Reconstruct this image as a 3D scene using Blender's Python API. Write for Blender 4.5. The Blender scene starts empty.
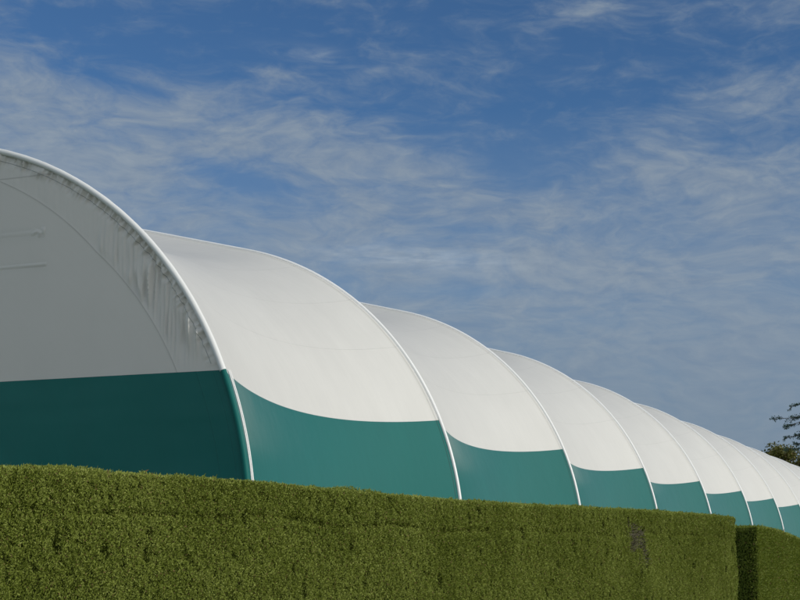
import bpy, math, random
import numpy as np
from mathutils import Vector, Matrix, noise as mnoise

scene = bpy.context.scene
COL = scene.collection
R_ = math.radians
rng = np.random.default_rng(7)
random.seed(7)

# ------------------------------------------------------------------ helpers
def link(o, parent=None):
    COL.objects.link(o)
    if parent is not None:
        o.parent = parent
    return o

def tag(o, label=None, cat=None, group=None, kind=None):
    if label: o['label'] = label
    if cat: o['category'] = cat
    if group: o['group'] = group
    if kind: o['kind'] = kind
    return o

def empty(name, loc=(0, 0, 0)):
    o = bpy.data.objects.new(name, None)
    o.location = loc
    return link(o)

def mesh_np(name, V, F, mat, parent=None, smooth=False, uv=None):
    """V (n,3); F (m,k) constant polygon size; uv per vertex (n,2)."""
    V = np.ascontiguousarray(V, dtype=np.float32); F = np.ascontiguousarray(F, dtype=np.int32)
    me = bpy.data.meshes.new(name)
    n, (m, k) = len(V), F.shape
    me.vertices.add(n); me.vertices.foreach_set('co', V.ravel())
    me.loops.add(m * k); me.loops.foreach_set('vertex_index', F.ravel())
    me.polygons.add(m)
    me.polygons.foreach_set('loop_start', np.arange(0, m * k, k, dtype=np.int32))
    me.polygons.foreach_set('loop_total', np.full(m, k, dtype=np.int32))
    me.polygons.foreach_set('use_smooth', np.full(m, smooth, dtype=bool))
    if uv is not None:
        l = me.uv_layers.new(name='UVMap')
        l.data.foreach_set('uv', np.asarray(uv, dtype=np.float32)[F.ravel()].ravel())
    me.update(calc_edges=True)
    me.validate()
    me.materials.append(mat)
    o = bpy.data.objects.new(name, me)
    return link(o, parent)

def grid_faces(nr, nc, flip=False):
    i = np.arange(nr - 1)[:, None] * nc + np.arange(nc - 1)[None, :]
    F = np.stack([i, i + 1, i + nc + 1, i + nc], -1).reshape(-1, 4)
    return F[:, ::-1] if flip else F

def tube(path, rad, seg=10):
    """path (n,3), rad scalar/array -> V,F (quads, open ends)"""
    path = np.asarray(path, float); n = len(path)
    rad = np.broadcast_to(np.asarray(rad, float), (n,))
    T = np.gradient(path, axis=0); T /= np.linalg.norm(T, axis=1)[:, None] + 1e-12
    ref = np.array([1., 0, 0]) if abs(T[:, 0]).max() < .8 else np.array([0, 0, 1.])
    if abs(T @ ref).max() > .98: ref = np.array([0, 1., 0])
    A = np.cross(T, ref); A /= np.linalg.norm(A, axis=1)[:, None]
    B = np.cross(T, A)
    a = np.linspace(0, 2 * np.pi, seg, endpoint=False)
    V = path[:, None] + rad[:, None, None] * (np.cos(a)[None, :, None] * A[:, None] + np.sin(a)[None, :, None] * B[:, None])
    i = np.arange(n - 1)[:, None] * seg; j = np.arange(seg)[None]
    F = np.stack([i + j, i + (j + 1) % seg, i + seg + (j + 1) % seg, i + seg + j], -1).reshape(-1, 4)
    return V.reshape(-1, 3), F

def join(parts):
    Vs, Fs, o = [], [], 0
    for V, F in parts:
        Vs.append(V); Fs.append(F + o); o += len(V)
    return np.concatenate(Vs), np.concatenate(Fs)

# ---- material node helper
class N:
    def __init__(s, name):
        s.m = bpy.data.materials.new(name); s.m.use_nodes = True
        s.t = s.m.node_tree; s.t.nodes.clear()
        s.out = s.t.nodes.new('ShaderNodeOutputMaterial')
    def n(s, typ, **kw):
        x = s.t.nodes.new(typ)
        for k, v in kw.items(): setattr(x, k, v)
        return x
    def l(s, a, b): s.t.links.new(a, b)
    def math(s, op, a, b=None, c=None, clamp=False):
        x = s.n('ShaderNodeMath', operation=op, use_clamp=clamp)
        for i, v in enumerate((a, b, c)):
            if v is None: continue
            if isinstance(v, (int, float)): x.inputs[i].default_value = v
            else: s.l(v, x.inputs[i])
        return x.outputs[0]
    def mix(s, fac, a, b):
        x = s.n('ShaderNodeMix', data_type='RGBA')
        for i, v in ((0, fac), (6, a), (7, b)):
            if isinstance(v, (int, float)): x.inputs[i].default_value = v
            elif isinstance(v, tuple): x.inputs[i].default_value = (*v, 1) if len(v) == 3 else v
            else: s.l(v, x.inputs[i])
        return x.outputs[2]
    def noise(s, vec, scale, detail=4, rough=.5, dist=0.):
        x = s.n('ShaderNodeTexNoise')
        x.inputs['Scale'].default_value = scale; x.inputs['Detail'].default_value = detail
        x.inputs['Roughness'].default_value = rough; x.inputs['Distortion'].default_value = dist
        if vec is not None: s.l(vec, x.inputs['Vector'])
        return x.outputs['Fac']
    def ramp(s, fac, stops):
        x = s.n('ShaderNodeValToRGB'); e = x.color_ramp.elements
        while len(e) < len(stops): e.new(.5)
        for q, (p, c) in zip(e, stops):
            q.position = p; q.color = (*c, 1) if isinstance(c, tuple) else (c, c, c, 1)
        s.l(fac, x.inputs[0]); return x.outputs[0]
    def mapping(s, vec, scale=(1, 1, 1), rot=(0, 0, 0), loc=(0, 0, 0)):
        x = s.n('ShaderNodeMapping')
        x.inputs['Scale'].default_value = scale; x.inputs['Rotation'].default_value = rot
        x.inputs['Location'].default_value = loc
        s.l(vec, x.inputs['Vector']); return x.outputs[0]

# ------------------------------------------------------------------ materials
def fabric(name, col, lines_u=(), lines_v=(), trans=.12, rough=.42, wu=.0025, wv=.12, dirt=.07, line_dark=.82, spec=.4):
    """coated membrane; lines drawn on the UV grid are welded seams of the cloth"""
    s = N(name)
    uv = s.n('ShaderNodeUVMap').outputs[0]
    sp = s.n('ShaderNodeSeparateXYZ'); s.l(uv, sp.inputs[0])
    obj = s.n('ShaderNodeTexCoord').outputs['Object']
    # weld seams
    tot = None
    for coord, L, w in ((sp.outputs[0], lines_u, wu), (sp.outputs[1], lines_v, wv)):
        for v in L:
            d = s.math('ABSOLUTE', s.math('SUBTRACT', coord, v))
            g = s.math('SUBTRACT', 1.0, s.math('DIVIDE', d, w), clamp=True)
            tot = g if tot is None else s.math('MAXIMUM', tot, g)
    big = s.noise(s.mapping(obj, (.25, .25, .25)), 1.0, 5, .6)
    stain = s.noise(s.mapping(obj, (1.2, 1.2, .35)), 1.0, 6, .62)
    d = s.math('ADD', s.math('MULTIPLY', big, dirt), s.math('MULTIPLY', stain, dirt))
    # faint run marks down the cloth
    run = s.noise(s.mapping(uv, (70, .06, 1)), 1.0, 5, .65)
    d = s.math('ADD', d, s.math('MULTIPLY', s.math('SUBTRACT', run, .5), dirt * .9))
    fac = s.math('SUBTRACT', 1.0 + dirt, d)
    c = s.n('ShaderNodeVectorMath', operation='SCALE'); c.inputs[0].default_value = col
    s.l(fac, c.inputs['Scale']); c = c.outputs[0]
    if tot is not None:
        c2 = s.n('ShaderNodeVectorMath', operation='SCALE'); s.l(c, c2.inputs[0])
        s.l(s.math('SUBTRACT', 1.0, s.math('MULTIPLY', tot, 1 - line_dark)), c2.inputs['Scale']); c = c2.outputs[0]
    b = s.n('ShaderNodeBsdfPrincipled')
    s.l(c, b.inputs['Base Color']); b.inputs['Roughness'].default_value = rough
    b.inputs['Specular IOR Level'].default_value = spec
    # very slight cloth unevenness
    h = s.noise(s.mapping(obj, (.8, .8, .8)), 1.0, 3, .5)
    h2 = s.noise(obj, 9.0, 2, .5)
    hh = s.math('ADD', s.math('MULTIPLY', h, .05), s.math('MULTIPLY', h2, .0012))
    if tot is not None: hh = s.math('ADD', hh, s.math('MULTIPLY', tot, .006))
    bp = s.n('ShaderNodeBump'); bp.inputs['Strength'].default_value = .5; bp.inputs['Distance'].default_value = 1.0
    s.l(hh, bp.inputs['Height']); s.l(bp.outputs[0], b.inputs['Normal'])
    if trans > 0:
        t = s.n('ShaderNodeBsdfTranslucent'); s.l(c, t.inputs[0])
        m = s.n('ShaderNodeMixShader'); m.inputs[0].default_value = trans
        s.l(b.outputs[0], m.inputs[1]); s.l(t.outputs[0], m.inputs[2]); s.l(m.outputs[0], s.out.inputs[0])
    else:
        s.l(b.outputs[0], s.out.inputs[0])
    return s.m

def plain(name, col, rough=.5, metallic=0., var=.15, scale=3., spec=.4):
    s = N(name); obj = s.n('ShaderNodeTexCoord').outputs['Object']
    f = s.noise(obj, scale, 5, .6)
    c = s.mix(f, tuple(x * (1 - var) for x in col), tuple(min(1, x * (1 + var)) for x in col))
    b = s.n('ShaderNodeBsdfPrincipled'); s.l(c, b.inputs['Base Color'])
    b.inputs['Specular IOR Level'].default_value = spec; b.inputs['Roughness'].default_value = rough; b.inputs['Metallic'].default_value = metallic
    s.l(b.outputs[0], s.out.inputs[0]); return s.m

def leafmat(name, c0, c1, c2, trans=.25, patch=None, scale=.8, spec=.25):
    """per-leaf random tint, plus broad patches of fresher and duller growth"""
    s = N(name)
    g = s.n('ShaderNodeNewGeometry')
    obj = s.n('ShaderNodeTexCoord').outputs['Object']
    big = s.noise(obj, scale, 4, .6)
    mid = s.noise(obj, scale * 6, 3, .6)
    f = s.math('ADD', s.math('MULTIPLY', g.outputs['Random Per Island'], .55),
               s.math('ADD', s.math('MULTIPLY_ADD', big, .75, -.125), s.math('MULTIPLY', mid, .35)))
    c = s.ramp(f, [(.3, c0), (.65, c1), (1.0, c2)])
    dead = s.math('GREATER_THAN', s.math('FRACT', s.math('MULTIPLY', g.outputs['Random Per Island'], 37.0)), .975)
    c = s.mix(dead, c, (.17, .115, .05))
    b = s.n('ShaderNodeBsdfPrincipled'); s.l(c, b.inputs['Base Color'])
    b.inputs['Roughness'].default_value = .55; b.inputs['Specular IOR Level'].default_value = spec
    t = s.n('ShaderNodeBsdfTranslucent')
    br = s.n('ShaderNodeVectorMath', operation='MULTIPLY'); s.l(c, br.inputs[0]); br.inputs[1].default_value = (1.2, 1.25, .7)
    s.l(br.outputs[0], t.inputs[0])
    m = s.n('ShaderNodeMixShader'); m.inputs[0].default_value = trans
    s.l(b.outputs[0], m.inputs[1]); s.l(t.outputs[0], m.inputs[2]); s.l(m.outputs[0], s.out.inputs[0])
    return s.m

WHITE = (.745, .735, .69)
TEAL = (.006, .120, .105)
M_roof = fabric('white_membrane', WHITE, lines_v=(22.05, 38, 51.2, 65, 79, 93), trans=.22, line_dark=.9, dirt=.1)
M_teal = fabric('teal_membrane', TEAL, lines_u=(.0125, .9875), trans=.04, rough=.3, dirt=.12, line_dark=.5, spec=.2)
M_gable = fabric('white_gable_membrane', WHITE, lines_u=(0.,), lines_v=(8.32,), wu=.016, wv=.02, trans=.34, line_dark=.75, dirt=.05)
M_gable_plain = fabric('white_ridge_membrane', WHITE, trans=.34, dirt=.05)
M_cord = plain('grey_stitching', (.36, .37, .36), .8, 0, .1)
M_gskirt = fabric('teal_gable_membrane', TEAL, lines_u=(.5, .2), lines_v=(), wu=.015, wv=.02, trans=.02, dirt=.16, line_dark=.9, spec=.2)
M_tube = plain('white_coated_tube', (.78, .78, .76), .35, 0, .04)
M_tealtube = fabric('teal_tube_cloth', TEAL, trans=.0, dirt=.1, spec=.15, rough=.55)
M_whitetube = fabric('white_tube_cloth', (.76, .765, .74), trans=.05, dirt=.05)
M_alu = plain('keder_aluminium', (.75, .76, .77), .35, .6, .05)
M_hedge = leafmat('clipped_yew_leaves', (.085, .112, .014), (.175, .215, .034), (.27, .31, .075), trans=.2, spec=.12)
M_hedge_far = leafmat('far_yew_leaves', (.07, .098, .012), (.14, .18, .028), (.20, .235, .05), trans=.3, spec=.1)
M_sunlit_rim = leafmat('sunlit_yew_rim', (.13, .16, .025), (.24, .285, .06), (.34, .37, .11), trans=.25, spec=.1)  # paler leaf colour stands in for sunlight on the hedge's top edge
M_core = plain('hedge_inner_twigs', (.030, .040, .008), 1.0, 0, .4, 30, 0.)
M_twig = plain('dead_grey_twigs', (.145, .13, .085), .95, 0, .3, 25)
M_bark = plain('tree_bark', (.11, .085, .06), .9, 0, .3, 8)
M_oak = leafmat('broadleaf_leaves', (.05, .055, .012), (.085, .092, .018), (.13, .12, .025), trans=.2, scale=.4)
M_cedar = leafmat('cedar_needles', (.035, .075, .06), (.06, .115, .095), (.09, .15, .12), trans=.2, scale=.5)

# ------------------------------------------------------------------ ground
def make_ground():
    s = N('lawn_grass'); obj = s.n('ShaderNodeTexCoord').outputs['Object']
    a = s.noise(obj, .05, 5, .6); b_ = s.noise(obj, 2.5, 6, .65)
    f = s.math('ADD', s.math('MULTIPLY', a, .5), s.math('MULTIPLY', b_, .5))
    c = s.ramp(f, [(.3, (.035, .06, .014)), (.55, (.06, .095, .02)), (.8, (.10, .12, .04))])
    b = s.n('ShaderNodeBsdfPrincipled'); s.l(c, b.inputs['Base Color']); b.inputs['Roughness'].default_value = .9
    bp = s.n('ShaderNodeBump'); bp.inputs['Distance'].default_value = .05; s.l(s.noise(obj, 30, 4, .6), bp.inputs['Height'])
    s.l(bp.outputs[0], b.inputs['Normal']); s.l(b.outputs[0], s.out.inputs[0])
    V = [(-900, -900, 0), (1500, -900, 0), (1500, 900, 0), (-900, 900, 0)]
    o = mesh_np('ground', np.array(V), np.array([[0, 1, 2, 3]]), s.m)
    tag(o, 'mown grass ground under hedge and hall', 'ground', kind='structure')
make_ground()

# ------------------------------------------------------------------ the hall
S = 10.0                      # bay length
X0 = 21.5                     # first arch
CY, CZ, RAD = 18.643, 1.922, 7.213
PH = R_(22.05)                # seam angle of white over teal
ZS = CZ + RAD * math.sin(PH)
SAG = .78
NB = 12

PT = R_(76.0)                 # the side arc runs into a straight pitch here
YT, ZT = CY - RAD * math.cos(PT), CZ + RAD * math.sin(PT)
SL = math.tan(math.pi / 2 - PT)
YA = CY + 5.2                 # ridge line
ZA = ZT + (YA - YT) * SL
VA = 76.0 + math.degrees(math.hypot(YA - YT, ZA - ZT) / RAD)     # girth of half the arch, in degrees of the side arc

def section(v):
    """girth position v (degrees) -> y, z and outward normal of the arch section"""
    v = np.asarray(v, float); m = v > VA
    h = np.where(m, 2 * VA - v, v); a = np.radians(np.minimum(h, 76.0))
    ext = np.radians(np.maximum(h - 76.0, 0)) * RAD
    ny, nz_ = -np.cos(a), np.sin(a)
    y = CY + RAD * ny + ext * math.sin(PT); z = CZ + RAD * nz_ + ext * math.cos(PT)
    y = np.where(m, 2 * YA - y, y); ny = np.where(m, -ny, ny)
    # soften the ridge
    k = np.clip(1 - np.abs(v - VA) / 6.0, 0, 1); z = z - .09 * k * k
    return y, z, ny, nz_

def prof(u):
    return 4 * u * (1 - u)

def hem_u(h):
    e = .15 / S
    u = np.concatenate([[0, e * .5, e - .0006, e + .0006], np.linspace(e * 1.6, 1 - e * 1.6, 44), [1 - e - .0006, 1 - e + .0006, 1 - e * .5, 1]])
    return u, np.where((u < e) | (u > 1 - e), h, 0.)

hall = empty('membrane_hall', (X0, CY, 0))
tag(hall, 'long white and teal membrane hall of repeating saddle-shaped bays behind the hedge', 'sports hall')
O = np.array([X0, CY, 0.])

def sheet(k, v, lift):
    u, l = hem_u(lift)
    U, Vv = np.meshgrid(u, np.asarray(v, float))
    y, z, ny, nz_ = section(Vv)
    off = np.broadcast_to(l, U.shape) - SAG * prof(U)
    return X0 + (k + U) * S, y + ny * off, z + nz_ * off, U, Vv

VS = math.degrees(PH)
def roof_panel(k):
    v = np.concatenate([np.linspace(VS, 76, 52), np.linspace(76, 2 * VA - 76, 42)[1:-1], np.linspace(2 * VA - 76, 2 * VA - VS, 52)])
    x, y, z, U, v = sheet(k, v, .008)
    V = np.stack([x, y, z], -1).reshape(-1, 3) - O
    mesh_np('roof_panel', V, grid_faces(*x.shape), M_roof, hall, True, np.stack([U, v], -1).reshape(-1, 2))

def wall_panel(k, side):
    x, y, z, U, v = sheet(k, np.linspace(VS, 0, 18), 0.)
    xs, ys, zs, Us, vs = [x], [y], [z], [U], [v]
    for zz in (1.3, .65, 0.0):       # below the springing the cloth hangs straight to the ground
        xs.append(x[-1:]); ys.append(y[-1:]); zs.append(np.full_like(z[-1:], zz)); Us.append(U[-1:]); vs.append(np.full_like(v[-1:], -10 + zz))
    x, y, z, U, v = [np.concatenate(a) for a in (xs, ys, zs, Us, vs)]
    if side > 0: y = 2 * YA - y
    V = np.stack([x, y, z], -1).reshape(-1, 3) - O
    mesh_np('wall_panel', V, grid_faces(*x.shape, flip=side < 0), M_teal, hall, True, np.stack([U, v], -1).reshape(-1, 2))

def arch_path(x, off, v0, v1, n):
    v = np.linspace(v0, v1, n)
    y, z, ny, nz_ = section(np.maximum(np.minimum(v, 2 * VA), 0))
    p = np.stack([np.full(n, x), y + ny * off, z + nz_ * off], -1)
    if v0 <= 0:
        p = np.concatenate([np.array([[x, CY - RAD - off, q] for q in (0., .6, 1.2, 1.7)]), p])
    if v1 >= 2 * VA:
        p = np.concatenate([p, np.array([[x, 2 * YA - CY + RAD + off, q] for q in (1.7, 1.2, .6, 0.)])])
    return p

def arch_rib(k):
    V, F = tube(arch_path(X0 + k * S, .004, 0, 2 * VA, 170) - O, .046, 12)
    rib = mesh_np('arch_rib', V, F, M_tube, hall, True)
    V, F = join([tube(arch_path(X0 + k * S + sx, .010, VS, 2 * VA - VS, 150) - O, .007, 6) for sx in (-.135, .135)])
    mesh_np('edge_rope', V, F, M_tube, rib, True)

for k in range(NB):
    roof_panel(k)
    wall_panel(k, -1)
    wall_panel(k, 1)
for k in range(1, NB):
    arch_rib(k)

# ---- gable at the near end
def nz(x, y, z=0.):
    return mnoise.noise(Vector((x, y, z)))

def smooth(a, b, x):
    t = min(1, max(0, (x - a) / (b - a))); return t * t * (3 - 2 * t)

def rim_dist(y, z):
    """distance in from the arch, and girth position in degrees"""
    if y > YA: y = 2 * YA - y
    dy, dz = y - CY, z - CZ
    ph = math.degrees(math.atan2(dz, -dy)) if dz > 0 else 0.
    if ph < 76: return RAD - math.hypot(dy, max(dz, 0)), ph
    e = (y - YT) * math.sin(PT) + (z - ZT) * math.cos(PT)
    d = -((y - YT) * -math.cos(PT) + (z - ZT) * math.sin(PT))
    return d, 76 + math.degrees(e / RAD)

def gable_disp(y, z):
    dr, ph = rim_dist(y, z)
    d = 0.
    inner = RAD * (.114 if ph < 50 else max(.072, .114 - (ph - 50) * .0017))
    if dr < inner + .25:
        # long vertical folds of loose cloth hanging between rim and inner seam
        env = smooth(.05, .2, dr) * (1 - smooth(inner - .16, inner + .02, dr))
        env *= smooth(24, 29, ph) * (1 - .88 * smooth(40, 56, ph))
        f = 1.2 * (.32 - abs(nz(y * 4.4 + .5 * nz(0, z * 1.3, 2.), z * .5, 3.1))) + .55 * nz(y * 10.5, z * .8, 8.3)
        gate = smooth(-.25, .35, nz(y * 1.5, z * 1.0, 20.))
        d += FOLD * env * .38 * math.tanh(f / .38) * (.2 + .8 * gate)
        d += .05 * env * nz(y * 22, z * 1.2, 5.) - .015 * env
        # short gathers right at the rim
        arc = math.radians(ph) * RAD
        e2 = smooth(.0, .06, dr) * (1 - smooth(.13, .34, dr)) * smooth(20, 30, ph)
        d += .085 * e2 * nz(arc * 8.5 + dr * 3, dr * 2., 40.) * (.45 + .55 * smooth(-.2, .3, nz(arc * .9, 0, 50)))
        d += .08 * e2 * nz(arc * 19, dr * 3., 60.)
    d += .003 * math.exp(-((dr - inner) / .02) ** 2)
    d += .004 * nz(y * .6, z * .6, 90.)
    return d
FOLD = .215

def half_width(z):
    """half width of the section at height z, about the ridge line"""
    if z <= CZ: return YA - CY + RAD
    if z <= ZT: return YA - CY + math.sqrt(RAD * RAD - (z - CZ) ** 2)
    return max(.01, (ZA - .09 - z) / SL)

def gable(x, sgn, dense):
    # fan of lines from the arch inwards to the seam, finest beside the rim where the cloth puckers
    nv, nt = (1050, 84) if dense else (60, 10)
    V, UV = [], []
    vs_ = np.linspace(VS, 2 * VA - VS, nv)
    ys, zs, ny, nz_ = section(vs_)
    ys = ys - ny * .03; zs = zs - nz_ * .03; zs[0] = zs[-1] = ZS
    for yr, zr in zip(ys, zs):
        ty, tz = YA + (yr - YA) * .35, ZS
        L = math.hypot(ty - yr, tz - zr)
        k = int(nt * .62)
        tl = np.concatenate([np.linspace(0, min(1.05 / L, .5), k), np.linspace(min(1.05 / L, .5), 1, nt - k + 1)[1:]])
        for t in tl:
            y, z = yr + (ty - yr) * t, zr + (tz - zr) * t
            d = gable_disp(y, z) if dense else 0
            dr, ph = rim_dist(y, z)
            inn = RAD * (.114 if ph < 50 else max(.072, .114 - (ph - 50) * .0017))
            V.append((x + (-d if sgn < 0 else 0), y, z)); UV.append((dr - inn, z))
    ncol = nt; zt = vs_
    mesh_np('gable_panel', np.array(V) - O, grid_faces(len(zt), ncol, flip=(sgn < 0)), M_gable, hall, True, np.array(UV))
    V, UV = [], []
    for z in np.linspace(0, ZS, 40):
        w = half_width(z) - .03
        for t in np.linspace(-1, 1, 120):
            y = YA + t * w
            d = (.014 * nz(y * .6, z * .9, 120) + .006 * nz(y * .9, z * 5, 130)) if dense else 0
            V.append((x + (-d if sgn < 0 else 0), y, z)); UV.append((rim_dist(y, z)[0], z))
    mesh_np('gable_skirt', np.array(V) - O, grid_faces(40, 120, flip=(sgn < 0)), M_gskirt, hall, True, np.array(UV))

gable(X0 - .0, -1, True)

def cloth_ridge(z, y1, hgt, wid, blot):
    """swelling in the gable cloth where a purlin presses from inside"""
    ys = np.concatenate([np.linspace(CY - y1, CY - y1 + .6, 50), np.linspace(CY - y1 + .63, 2 * YA - CY + y1 - .63, 60), np.linspace(2 * YA - CY + y1 - .6, 2 * YA - CY + y1, 50)])
    e = np.minimum(ys - ys[0], ys[-1] - ys)
    q = np.linspace(-1, 1, 25)
    V = []
    for y, ee in zip(ys, e):
        m = min(1, ee / .045); m = m * m * (3 - 2 * m)
        fade = .45 + .55 * math.exp(-ee / .9)
        for t in q:
            zz = z + t * wid * 2.6
            h = hgt * m * fade * (math.exp(-(t * 2.6) ** 2) - math.exp(-6.76))
            h += blot * m * (1 - smooth(.22, .38, ee)) * (1 - abs(t)) * max(0, .3 + nz(y * 13, zz * 13, 70.))
            V.append((X0 + .0025 - h - gable_disp(y, zz), y, zz))
    mesh_np('cloth_ridge', np.array(V) - O, grid_faces(len(ys), len(q)), M_gable_plain, hall, True, np.full((len(V), 2), 5.))
cloth_ridge(6.68, 3.10, .014, .035, .0)
cloth_ridge(7.27, 3.05, .0085, .05, .022)

def rim(k, sgn):
    x = X0 + k * S
    # padded cloth roll round the end arch: white above the seam, teal below
    for v0, v1, n, rr, m in ((VS, 2 * VA - VS, 300, .056, M_whitetube), (0, VS, 50, .052, M_tealtube), (2 * VA - VS, 2 * VA, 50, .052, M_tealtube)):
        p = arch_path(x + .01 * sgn, .015 - rr * .6, v0, v1, n)
        rad = np.array([rr * (1 + .07 * nz(i * .43, 0, 7.) + .05 * nz(i * 1.3, 0, 9)) for i in range(len(p))])
        V, F = tube(p - O, rad, 20)
        mesh_np('rim_roll', V, F, m, hall, True)
    # stitched hem cord just inside the roll
    P = arch_path(x, -.185, VS + 1.6, 2 * VA - VS - 1.6, 900)
    if sgn < 0: P[:, 0] -= [gable_disp(y, z) + .001 for _, y, z in P]
    V, F = tube(P - O, .006, 6)
    mesh_np('hem_stitching', V, F, M_cord, hall, True)
    # white edge ropes run down beside the teal cloth only
    for v0, v1 in ((0, VS), (2 * VA - VS, 2 * VA)):
        V, F = join([tube(arch_path(x - sgn * off, .02, v0, v1, 50) - O, .014, 8) for off in (.095, .145)])
        mesh_np('edge_rope', V, F, M_tube, hall, True)
rim(0, -1)
rim(NB, 1)

# ------------------------------------------------------------------ leaf clouds
def rhombs(P, D, W, ln, wd):
    """leaf quads: base P, axis D (unit), side W (unit), length, width arrays"""
    n = len(P)
    ln = ln[:, None]; wd = wd[:, None]
    a = P; b = P + D * ln * .5 + W * wd * .5; c = P + D * ln; d = P + D * ln * .5 - W * wd * .5
    V = np.stack([a, b, c, d], 1).reshape(-1, 3)
    F = np.arange(n * 4).reshape(n, 4)
    return V, F

def unit(v):
    return v / (np.linalg.norm(v, axis=-1, keepdims=True) + 1e-9)

def vnoise(P, seed=0.):
    return np.array([mnoise.noise(Vector((p[0] + seed, p[1] - seed * .7, p[2] + seed * 1.3))) for p in P])

def fast_noise(P, seed):
    """cheap band-limited noise: sum of random plane waves, roughly in [-1,1]"""
    r = np.random.default_rng(seed); out = np.zeros(len(P))
    for i in range(14):
        k = r.normal(size=3); k /= np.linalg.norm(k); k *= r.uniform(.6, 1.6) * 2 * np.pi
        out += np.sin(P @ k + r.uniform(0, 6.28))
    return out / math.sqrt(14 / 2) * .6

def hedge(A, B, thick, top, label, mat, dens, bald=None, leaf=(.03, .055), step=True, lowz=0.0, group=None, left_end=True):
    """A,B = plan ends of the clipped front face (front is the right-hand side walking A to B reversed)"""
    A = np.array(A, float); B = np.array(B, float)
    L = np.linalg.norm(B - A); t = (B - A) / L; nrm = np.array([t[1], -t[0]])   # toward the camera side
    root = empty('clipped_hedge', (*((A + B) / 2 - nrm * thick / 2), 0))
    tag(root, label, 'hedge', group)
    O = np.array([*((A + B) / 2 - nrm * thick / 2), 0.])
    tops = lambda s: np.interp(s, [q[0] for q in top], [q[1] for q in top])
    ts = np.array([t[0], t[1], 0]); ns = np.array([nrm[0], nrm[1], 0]); up = np.array([0, 0, 1.])
    A3 = np.array([A[0], A[1], 0.])
    Ps, Ns = [], []
    def area(n, f):
        P, Nn = f(n); Ps.append(P); Ns.append(Nn)
    def front(n):
        s = rng.uniform(0, L, n); z = rng.uniform(lowz, 1, n) ** .85
        zz = z ** .75 * tops(s)
        return A3 + s[:, None] * ts + zz[:, None] * up, np.broadcast_to(ns, (n, 3)).copy()
    def back(n):
        s = rng.uniform(0, L, n); zz = rng.uniform(0, 1, n) * tops(s)
        return A3 - thick * ns + s[:, None] * ts + zz[:, None] * up, np.broadcast_to(-ns, (n, 3)).copy()
    def topf(n):
        s = rng.uniform(0, L, n); w = rng.uniform(0, 1, n) * thick
        return A3 + s[:, None] * ts - w[:, None] * ns + tops(s)[:, None] * up, np.broadcast_to(up, (n, 3)).copy()
    def end(which):
        def f(n):
            w = rng.uniform(0, 1, n) * thick; s = 0 if which == 0 else L
            zz = rng.uniform(0, 1, n) * tops(s)
            return A3 + s * ts - w[:, None] * ns + zz[:, None] * up, np.broadcast_to(ts * (-1 if which == 0 else 1), (n, 3)).copy()
        return f
    H = max(q[1] for q in top)
    area(int(L * H * dens), front); area(int(L * H * dens * .22), back); area(int(L * thick * dens * .8), topf)
    area(int(thick * H * dens * .8), end(0)); area(int(thick * H * dens * .8), end(1))
    P = np.concatenate(Ps); Nn = np.concatenate(Ns)
    loc = P - A3; s = loc @ ts; z = P[:, 2]; isfront = (Nn @ ns) > .5; istop = Nn[:, 2] > .5
    # clipped face with shallow clumps, hollows and the trimming ledge
    clump = fast_noise(P * np.array([5, 5, 3.2]), 11) * .5 + fast_noise(P * np.array([13, 13, 8.]), 12) * .5
    broad = fast_noise(P * np.array([.7, .7, 1.0]), 13)
    depth = .02 * clump + .02 * broad
    if step:
        zl = tops(s) - .40 + .03 * fast_noise(P * .35, 14)
        depth -= np.where(isfront, .06 * np.exp(-((z - zl) / .04) ** 2) * (.35 + .65 * (fast_noise(P * .7, 15) > -.1)), 0)
        depth += np.where(isfront & (z > zl), .012, 0)
    hol = fast_noise(P * np.array([3.2, 3.2, 2.2]), 16)
    depth -= np.where(hol > .95, (hol - .95) * .16, 0)
    hol2 = fast_noise(P * np.array([7, 7, 4.5]), 21)
    depth -= np.where(hol2 > 1.1, (hol2 - 1.1) * .14, 0)
    top_edge = np.where(isfront, np.clip((z - (tops(s) - .06)) / .06, 0, 1), 0)
    depth -= .035 * top_edge ** 2
    P = P + Nn * (depth - rng.exponential(.016, len(P)))[:, None]
    P[:, 2] += np.where(istop, .012 * fast_noise(P * 9, 17) + .005 * fast_noise(P * 2.2, 19), 0)
    keep = P[:, 2] > .01
    if bald is not None:
        bs, bz, pts = bald
        # ragged bald patch where the leaves have gone
        jit = .05 * fast_noise(P * 7, 18)
        inside = np.zeros(len(P), bool)
        for (cs, cz, ra, rb, tilt) in pts:
            ds = s - cs; dz = z - cz
            a = ds * math.cos(tilt) + dz * math.sin(tilt); b = -ds * math.sin(tilt) + dz * math.cos(tilt)
            inside |= ((a / ra) ** 2 + (b / rb) ** 2 + jit * 6) < rng.uniform(.55, 1.5, len(P))
        keep &= ~(inside & isfront & (rng.uniform(0, 1, len(P)) > .10))
    Nn = np.where(istop[:, None], unit(up * .45 + ns * .8), Nn)
    P, Nn, isf, ist = P[keep], Nn[keep], isfront[keep], istop[keep]
    n = len(P)
    D = unit(Nn * .35 + up * .55 + rng.normal(size=(n, 3)) * .55)
    W = unit(np.cross(D, unit(Nn * 1.0 + up * .25 + rng.normal(size=(n, 3)) * .55)))
    ln = rng.uniform(*leaf, n); wd = ln * rng.uniform(.3, .5, n)
    # a few stray shoots over the top
    stray = rng.uniform(0, 1, n) < np.where(ist, .06, .012); ln = np.where(stray, ln * rng.uniform(1.3, 2.4, n), ln)
    V, F = rhombs(P, D, W, ln, wd)
    mesh_np('foliage', V - O, F, mat, root)
    # leaves along the clipped top edges, the sunlit rim painted in as paler colour
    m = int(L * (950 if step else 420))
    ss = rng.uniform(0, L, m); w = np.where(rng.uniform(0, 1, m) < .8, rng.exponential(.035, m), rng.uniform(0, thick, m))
    w = np.minimum(w, thick)
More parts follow.
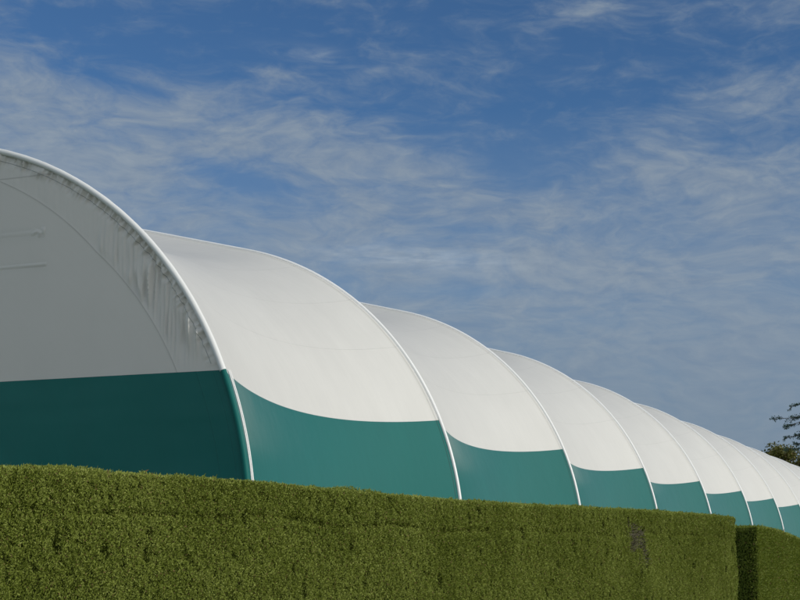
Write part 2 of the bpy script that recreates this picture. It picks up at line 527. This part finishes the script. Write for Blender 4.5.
    Q = A3 + ss[:, None] * ts - (w - .012)[:, None] * ns + (tops(ss) - rng.exponential(.018, m) - np.where(w < .02, .008, 0))[:, None] * up
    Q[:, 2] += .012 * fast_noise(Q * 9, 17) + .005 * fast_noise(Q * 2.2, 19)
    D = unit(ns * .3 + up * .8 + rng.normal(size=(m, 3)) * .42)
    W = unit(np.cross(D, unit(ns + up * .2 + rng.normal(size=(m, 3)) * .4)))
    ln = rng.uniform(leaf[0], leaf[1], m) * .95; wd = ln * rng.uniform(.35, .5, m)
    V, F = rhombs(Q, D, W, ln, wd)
    mesh_np('sunlit_rim_leaves', V - O, F, M_sunlit_rim, root)
    # twiggy inside, a shrunken slab with a rough skin
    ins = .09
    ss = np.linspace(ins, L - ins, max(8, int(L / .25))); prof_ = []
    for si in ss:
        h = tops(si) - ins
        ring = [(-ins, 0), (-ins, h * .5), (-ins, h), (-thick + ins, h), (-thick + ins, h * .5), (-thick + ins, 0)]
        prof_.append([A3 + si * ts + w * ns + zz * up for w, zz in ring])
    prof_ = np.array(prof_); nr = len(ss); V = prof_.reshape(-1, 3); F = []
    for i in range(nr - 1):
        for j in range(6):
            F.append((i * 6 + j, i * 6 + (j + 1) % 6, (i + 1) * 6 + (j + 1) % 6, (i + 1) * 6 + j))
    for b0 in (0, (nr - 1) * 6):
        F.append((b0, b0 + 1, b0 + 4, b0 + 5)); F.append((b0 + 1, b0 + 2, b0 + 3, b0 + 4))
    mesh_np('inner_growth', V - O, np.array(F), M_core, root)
    if bald is not None:
        parts = []
        for (cs, cz, ra, rb, tilt) in bald[2]:
            m = int(900 * ra * rb / .08)
            for _ in range(m):
                a, b = rng.uniform(-1.15, 1.15, 2)
                if a * a + b * b > 1.3: continue
                a *= ra; b *= rb
                q = A3 + ts * (cs + a * math.cos(tilt) - b * math.sin(tilt)) + up * (cz + a * math.sin(tilt) + b * math.cos(tilt)) - ns * rng.uniform(.03, .14)
                dd = unit(np.array(ns * rng.uniform(0, .8) + up * rng.uniform(-.1, 1) + ts * rng.normal(0, .8)))
                l = rng.uniform(.05, .16)
                pp = np.array([q, q + dd * l * .5 + rng.normal(size=3) * .008, q + dd * l])
                parts.append(tube(pp, np.array([.0045, .0035, .002]), 4))
        V, F = join(parts)
        mesh_np('bare_twigs', V - O, F, M_twig, root)
    return root

tt = np.array([0.98932, -0.14574])
H1A = np.array([11.11, 8.46]) - tt * 4.0
H1B = np.array([31.61, 5.44])
hedge(H1A, H1B, 1.05,
      [(0, 2.40), (4, 2.395), (5, 2.415), (5.6, 2.412), (7.7, 2.42), (9.4, 2.395), (11, 2.378), (12.7, 2.365), (15.7, 2.367), (19.4, 2.40), (22, 2.41), (24.7, 2.39)],
      'long clipped green hedge with a bare grey twiggy patch, running across the foreground', M_hedge, 12500, leaf=(.016, .034),
      bald=(0, 0, [(19.25, 1.93, .36, .20, -.25), (19.0, 2.1, .16, .10, -.4), (19.62, 1.62, .12, .26, .2), (19.1, 1.78, .2, .14, 0.)]))
hedge((42.8, 6.76), (48.05, 6.76), 1.6,
      [(0, 2.38), (1, 2.40), (2.4, 2.39), (5.3, 2.31)],
      'short clipped hedge block with a dark shaded end just past the long hedge', M_hedge_far, 2600, leaf=(.04, .075), step=False)
hedge((48.25, 6.76), (75., 6.76), 1.6,
      [(0, 2.30), (1.5, 2.235), (3.4, 2.126), (6, 2.03), (10, 1.95), (27, 1.9)],
      'farthest clipped hedge block at the right edge, beyond the dark vertical joint', M_hedge_far, 1500, leaf=(.05, .085), step=False)

# ------------------------------------------------------------------ trees
def limb(p0, p1, r0, r1, n=7, bend=.08, sag=0.):
    p0 = np.array(p0, float); p1 = np.array(p1, float); L = np.linalg.norm(p1 - p0)
    t = np.linspace(0, 1, n)[:, None]
    w = rng.normal(size=3) * bend * L
    P = p0 + (p1 - p0) * t + w * np.sin(np.pi * t) + np.array([0, 0, sag]) * L * np.sin(np.pi * t)
    return P, np.linspace(r0, r1, n)

def broadleaf(loc, height, crown_r, label, group):
    root = empty('broadleaf_tree', loc); tag(root, label, 'tree', group)
    parts = []; tips = []
    P, r = limb((0, 0, 0), (.3, .2, height * .55), height * .028, height * .012, 8, .02); parts.append(tube(P, r, 10))
    cz = height - crown_r * .95
    for i in range(60):
        u = rng.normal(size=3); u /= np.linalg.norm(u); u[2] = u[2] * .8 + .1
        tip = np.array([0, 0, cz]) + u * crown_r * rng.uniform(.72, .98) * np.array([1.1, 1.1, .95])
        st = P[rng.integers(3, 8)]
        Q, rr = limb(st, tip, height * .008, .03, 7, .08); parts.append(tube(Q, rr, 6)); tips.append(tip); tips.append(Q[4])
        for _ in range(2):
            t2 = Q[rng.integers(3, 6)] + rng.normal(size=3) * crown_r * .28
            Z, z2 = limb(Q[3], t2, .04, .015, 5, .1); parts.append(tube(Z, z2, 5)); tips.append(t2)
    V, F = join(parts); mesh_np('trunk', V, F, M_bark, root, True)
    LP = []
    for tp in tips:
        m = int(rng.uniform(110, 230)); R = crown_r * rng.uniform(.14, .22)
        q = rng.normal(size=(m, 3)) * R * np.array([1, 1, .7]) * .62
        LP.append(tp + q)
    P = np.concatenate(LP); n = len(P)
    D = unit(rng.normal(size=(n, 3)) + np.array([0, 0, -.2])); W = unit(np.cross(D, rng.normal(size=(n, 3))))
    ln = rng.uniform(.16, .32, n)
    V, F = rhombs(P, D, W, ln, ln * .7); mesh_np('crown', V, F, M_oak, root)

broadleaf((177, 25.2, 0), 14.6, 3.5, 'olive green tree crown peeping over the far end of the white roof', 'trees beyond the hall')
broadleaf((186, 23.0, 0), 13.3, 4.8, 'lower olive green tree at the right edge, beside the taller round crown', 'trees beyond the hall')

def cedar(loc, height):
    root = empty('cedar_tree', loc)
    tag(root, 'dark blue-green cedar whose branch tips reach in at the right edge of the sky', 'tree')
    parts = []; LP = []; LD = []
    P, r = limb((0, 0, 0), (0, 0, height), .45, .05, 14, .004); parts.append(tube(P, r, 10))
    specs = []
    lx = np.array(loc)
    # boughs whose tips stand against the sky left of the trunk
    for tp in ((160.0, 21.3, 17.0), (161.0, 23.2, 15.9), (159.5, 21.75, 14.9), (161, 22.1, 13.9), (160, 20.2, 16.2), (162, 20.6, 14.4), (160.5, 21.2, 13.2), (160, 21.9, 12.6), (161, 20.9, 13.8)):
        tip = np.array(tp) - lx
        specs.append((np.array([0, 0, tip[2] + rng.uniform(-.6, .9)]), tip))
    z = 3.2
    while z < height - .6:
        k = 5
        Lz = 8.2 * (1 - (z / height) ** 2.2) + .6
        a0 = rng.uniform(0, 6.28)
        for i in range(k):
            a = a0 + i * 2 * np.pi / k + rng.normal(0, .2)
            d = np.array([math.cos(a), math.sin(a), 0])
            if d[1] > .55 and 11.5 < z < 18.5: continue      # those sides carry the boughs listed above
            l = Lz * rng.uniform(.7, 1.05)
            specs.append((np.array([0, 0, z]), d * l + np.array([0, 0, z + l * rng.uniform(-.08, .16)])))
        z += rng.uniform(.75, 1.1)
    for st, tip in specs:
        Q, rr = limb(st, tip, .11, .02, 10, .03, .06); parts.append(tube(Q, rr, 6))
        L = np.linalg.norm(tip - st); d0 = unit(tip - st)
        side = unit(np.cross(d0, [0, 0, 1.]))
        for j in range(int(L * 4)):
            f = rng.uniform(.25, 1.0) ** .8; b = st + (tip - st) * f
            idx = f * 9; i0 = min(8, int(idx)); b = Q[i0] + (Q[i0 + 1] - Q[i0]) * (idx - i0)
            sl = rng.uniform(.3, 1.4) * (1.25 - f) + .3
            sd = unit(d0 * rng.uniform(.3, 1.) + side * rng.choice([-1, 1]) * rng.uniform(.4, 1) + np.array([0, 0, rng.uniform(-.75, .35)]))
            e = b + sd * sl
            parts.append(tube(np.array([b, (b + e) / 2 + [0, 0, .03], e]), np.array([.02, .014, .006]), 4))
            m = int(sl * 30)
            t = rng.uniform(.1, 1.02, m)[:, None]
            LP.append(b + (e - b) * t + rng.normal(size=(m, 3)) * np.array([.04, .04, .03])); LD.append(np.broadcast_to(sd, (m, 3)))
    V, F = join(parts); mesh_np('trunk', V, F, M_bark, root, True)
    P = np.concatenate(LP); Dm = np.concatenate(LD); n = len(P)
    D = unit(Dm * .5 + rng.normal(size=(n, 3)) * .6 + np.array([0, 0, .15])); W = unit(np.cross(D, rng.normal(size=(n, 3))))
    ln = rng.uniform(.12, .26, n)
    V, F = rhombs(P, D, W, ln, ln * .38); mesh_np('crown', V, F, M_cedar, root)

cedar((161, 13.2, 0), 21.0)

# ------------------------------------------------------------------ camera
cam = bpy.data.cameras.new('camera'); co = bpy.data.objects.new('camera', cam); COL.objects.link(co)
Mx = [[0.37964312601679495, -0.15675587138757988, -0.9117558300629157],
      [-0.9251330157702707, -0.06432727837036285, -0.37415358395886833],
      [0.0, 0.9855402569367638, -0.1694414410851656]]
co.matrix_world = Matrix.Translation((0, 0, 1.6)) @ Matrix(Mx).to_4x4()
cam.sensor_width = 36; cam.lens = 1489 / 800 * 36
cam.clip_start = .1; cam.clip_end = 5000
scene.camera = co

# ------------------------------------------------------------------ light and sky
SUN_EL, SUN_A = 20.0, -1.0       # elevation; lean along the hall axis (degrees)
az = R_(-90 + SUN_A)            # direction to the sun, plan angle from +X
sd = Vector((math.cos(az) * math.cos(R_(SUN_EL)), math.sin(az) * math.cos(R_(SUN_EL)), math.sin(R_(SUN_EL))))
sl = bpy.data.lights.new('sun', 'SUN'); sl.energy = 2.35; sl.angle = R_(.53); sl.color = (1, .955, .88)
so = bpy.data.objects.new('sun', sl); COL.objects.link(so)
so.rotation_euler = sd.to_track_quat('Z', 'Y').to_euler(); so.location = (0, -40, 40)

def world():
    w = bpy.data.worlds.new('World'); scene.world = w; w.use_nodes = True
    t = w.node_tree; t.nodes.clear()
    class Wn(N):
        def __init__(s): s.t = t
    s = Wn()
    out = s.n('ShaderNodeOutputWorld'); bg = s.n('ShaderNodeBackground')
    sky = s.n('ShaderNodeTexSky', sky_type='NISHITA'); sky.sun_disc = False
    sky.sun_elevation = R_(SUN_EL); sky.sun_rotation = math.atan2(sd.x, sd.y)
    sky.altitude = 100; sky.air_density = 1.0; sky.dust_density = .4; sky.ozone_density = 2.5
    d = s.n('ShaderNodeTexCoord').outputs['Generated']
    sp = s.n('ShaderNodeSeparateXYZ'); s.l(d, sp.inputs[0])
    az_ = s.math('MULTIPLY', s.math('ARCTAN2', sp.outputs[1], sp.outputs[0]), 57.29578)
    el_ = s.math('MULTIPLY', s.math('ARCSINE', sp.outputs[2]), 57.29578)
    cb = s.n('ShaderNodeCombineXYZ'); s.l(az_, cb.inputs[0]); s.l(el_, cb.inputs[1]); P = cb.outputs[0]
    # banks of thin cloud, each placed by compass bearing and height above the horizon (degrees)
    def bank(a, e, ra, re, tilt, wgt):
        m = s.n('ShaderNodeMapping', vector_type='TEXTURE')
        m.inputs['Location'].default_value = (a, e, 0); m.inputs['Rotation'].default_value = (0, 0, R_(tilt)); m.inputs['Scale'].default_value = (ra, re, 1)
        s.l(P, m.inputs['Vector'])
        ln = s.n('ShaderNodeVectorMath', operation='LENGTH'); s.l(m.outputs[0], ln.inputs[0])
        q = s.math('MULTIPLY', s.math('POWER', ln.outputs['Value'], 2.0), -1.0)
        return s.math('MULTIPLY', s.math('EXPONENT', q), wgt)
    banks = BANKS
    cov = None
    for b in banks:
        g = bank(*b); cov = g if cov is None else s.math('ADD', cov, g)
    # general veil: thick towards the horizon, broken higher up
    veil = s.math('MULTIPLY_ADD', el_, -.062, .88)
    veil = s.math('MAXIMUM', s.math('MINIMUM', veil, .75), -.1)
    cov = s.math('ADD', cov, veil)
    Q = s.mapping(P, (.10, .22, 1), (0, 0, R_(-8)))
    wob = s.n('ShaderNodeTexNoise'); wob.inputs['Scale'].default_value = 1.6; wob.inputs['Detail'].default_value = 4; s.l(Q, wob.inputs['Vector'])
    ad = s.n('ShaderNodeVectorMath', operation='MULTIPLY_ADD'); s.l(wob.outputs['Color'], ad.inputs[0]); ad.inputs[1].default_value = (.55, .45, 0); s.l(Q, ad.inputs[2])
    n1 = s.noise(ad.outputs[0], 2.4, 10, .6, .15)
    n2 = s.noise(s.mapping(ad.outputs[0], (1, 1.2, 1), (0, 0, R_(20))), 8.0, 8, .6, .15)
    n4 = s.noise(s.mapping(ad.outputs[0], (.5, 2.6, 1), (0, 0, R_(-6))), 5.0, 8, .6, .2)
    f = s.math('ADD', s.math('MULTIPLY', s.math('SUBTRACT', n1, .5), 2.3), s.math('ADD', s.math('MULTIPLY', s.math('SUBTRACT', n2, .5), 1.15), s.math('MULTIPLY', s.math('SUBTRACT', n4, .5), .35)))
    dens = s.math('ADD', f, cov)
    mr = s.n('ShaderNodeMapRange', interpolation_type='SMOOTHSTEP'); s.l(dens, mr.inputs[0])
    mr.inputs[1].default_value = -.6; mr.inputs[2].default_value = 1.0
    dens = mr.outputs[0]
    thin = s.math('MULTIPLY', s.math('DIVIDE', s.math('SUBTRACT', 17.0, el_), 11.0, clamp=True), .82)
    dens = s.math('ADD', dens, s.math('MULTIPLY', thin, s.math('SUBTRACT', 1.0, dens)))
    # above the frame the sky opens out again
    # cloud tone: greyer low down, whiter where a bright streak is
    sb = bank(21.3, 11.4, 3.6, .55, 3, 1.0)
    sb2 = bank(25.5, 19.0, 2.0, .35, 8, .6)
    n3 = s.noise(s.mapping(P, (.35, 1.6, 1)), 1.3, 6, .6, .4)
    br = s.math('MULTIPLY', s.math('ADD', sb, sb2), s.math('MULTIPLY', s.math('SUBTRACT', n3, .36), 3.2, clamp=True), clamp=True)
    tone = s.math('MULTIPLY_ADD', n2, 2.2, -.6, clamp=True)
    lowf = s.math('MULTIPLY_ADD', el_, -.12, 1.2, clamp=True)
    c0 = s.mix(tone, CLOUD_A, CLOUD_B)
    c1 = s.mix(lowf, c0, CLOUD_LOW)
    c2 = s.mix(br, c1, CLOUD_HI)
    tint = s.n('ShaderNodeVectorMath', operation='MULTIPLY'); s.l(sky.outputs[0], tint.inputs[0]); tint.inputs[1].default_value = SKY_TINT
    dd = s.math('MAXIMUM', s.math('MULTIPLY', dens, .88), s.math('MULTIPLY', br, .75))
    # bright broken cloud added to the unseen sky as fill for the shaded gable
    side = s.math('ABSOLUTE', s.math('SUBTRACT', az_, 22.0))
    away = s.math('DIVIDE', s.math('SUBTRACT', side, 24.0), 30.0, clamp=True)
    away = s.math('MULTIPLY', away, s.math('DIVIDE', s.math('SUBTRACT', 62.0, el_), 30.0, clamp=True))
    aw = s.math('MULTIPLY', away, s.math('MULTIPLY_ADD', n1, 1.6, -.1, clamp=True))
    skyc = s.mix(dd, tint.outputs[0], c2)
    dt = s.n('ShaderNodeVectorMath', operation='DOT_PRODUCT'); s.l(d, dt.inputs[0]); dt.inputs[1].default_value = tuple(sd)
    glow = s.math('POWER', s.math('MAXIMUM', dt.outputs['Value'], 0.0), 2.5)  # added cloud brightens towards the sun to bring out the gable folds
    fin = s.mix(aw, skyc, s.mix(glow, CLOUD_FILL, CLOUD_FILL_SUN))
    s.l(fin, bg.inputs[0]); bg.inputs[1].default_value = SKY_STR
    s.l(bg.outputs[0], out.inputs[0])

SKY_STR = .1
SKY_TINT = (.43, .64, .86)
k_ = 1 / SKY_STR
CLOUD_A = tuple(x * k_ for x in (.20, .262, .35))
CLOUD_B = tuple(x * k_ for x in (.29, .345, .40))
CLOUD_LOW = tuple(x * k_ for x in (.185, .242, .32))
CLOUD_FILL = tuple(x * k_ for x in (.66, .765, .85))
CLOUD_FILL_SUN = tuple(x * k_ for x in (1.9, 1.85, 1.75))
CLOUD_HI = tuple(x * k_ for x in (.42, .48, .53))

def pxd(x, y):
    v = Matrix(Mx) @ Vector(((x - 400) / 1489, -(y - 300) / 1489, -1)); v.normalize()
    return math.degrees(math.atan2(v.y, v.x)), math.degrees(math.asin(v.z))
# each bank as bearing/elevation, taken from where the clouds stood that day
def B(x, y, rx, ry, tilt, w):
    a, e = pxd(x, y); return (a, e, rx * .0385, ry * .0385, tilt, w)
BANKS = [B(50, 150, 140, 50, 14, .95), B(200, 125, 100, 32, 16, .5), B(330, 160, 110, 42, 18, .5), B(470, 205, 90, 34, 18, .5), B(250, 225, 120, 26, 10, .25),
         B(10, 70, 70, 20, 20, .5), B(700, 170, 90, 40, 10, .5), B(775, 90, 60, 22, -5, .5), B(580, 14, 50, 8, -14, .6), B(280, 75, 26, 6, 5, .6), B(378, 71, 14, 5, 5, .5),
         B(250, 40, 330, 42, 0, -.45), B(540, 110, 90, 50, 0, -.4), B(255, 182, 80, 13, 14, -.75), B(505, 170, 70, 22, 10, -.5), B(120, 82, 60, 7, 12, -.5),
         B(470, 228, 80, 9, 6, -.6), B(480, 292, 80, 8, 2, -.6), B(400, 195, 50, 9, 14, -.4), B(660, 260, 180, 60, 0, .25), B(700, 50, 150, 30, 0, -.3), B(600, 385, 320, 50, 0, .2), B(560, 262, 60, 12, 3, .3), B(420, 262, 110, 14, 3, .4)]
world()

# ------------------------------------------------------------------ render settings
scene.render.engine = 'CYCLES'
vs = scene.view_settings
vs.view_transform = 'Standard'; vs.look = 'None'; vs.exposure = 0; vs.gamma = 1; vs.use_curve_mapping = False
scene.cycles.max_bounces = 6; scene.cycles.diffuse_bounces = 4; scene.cycles.transmission_bounces = 3
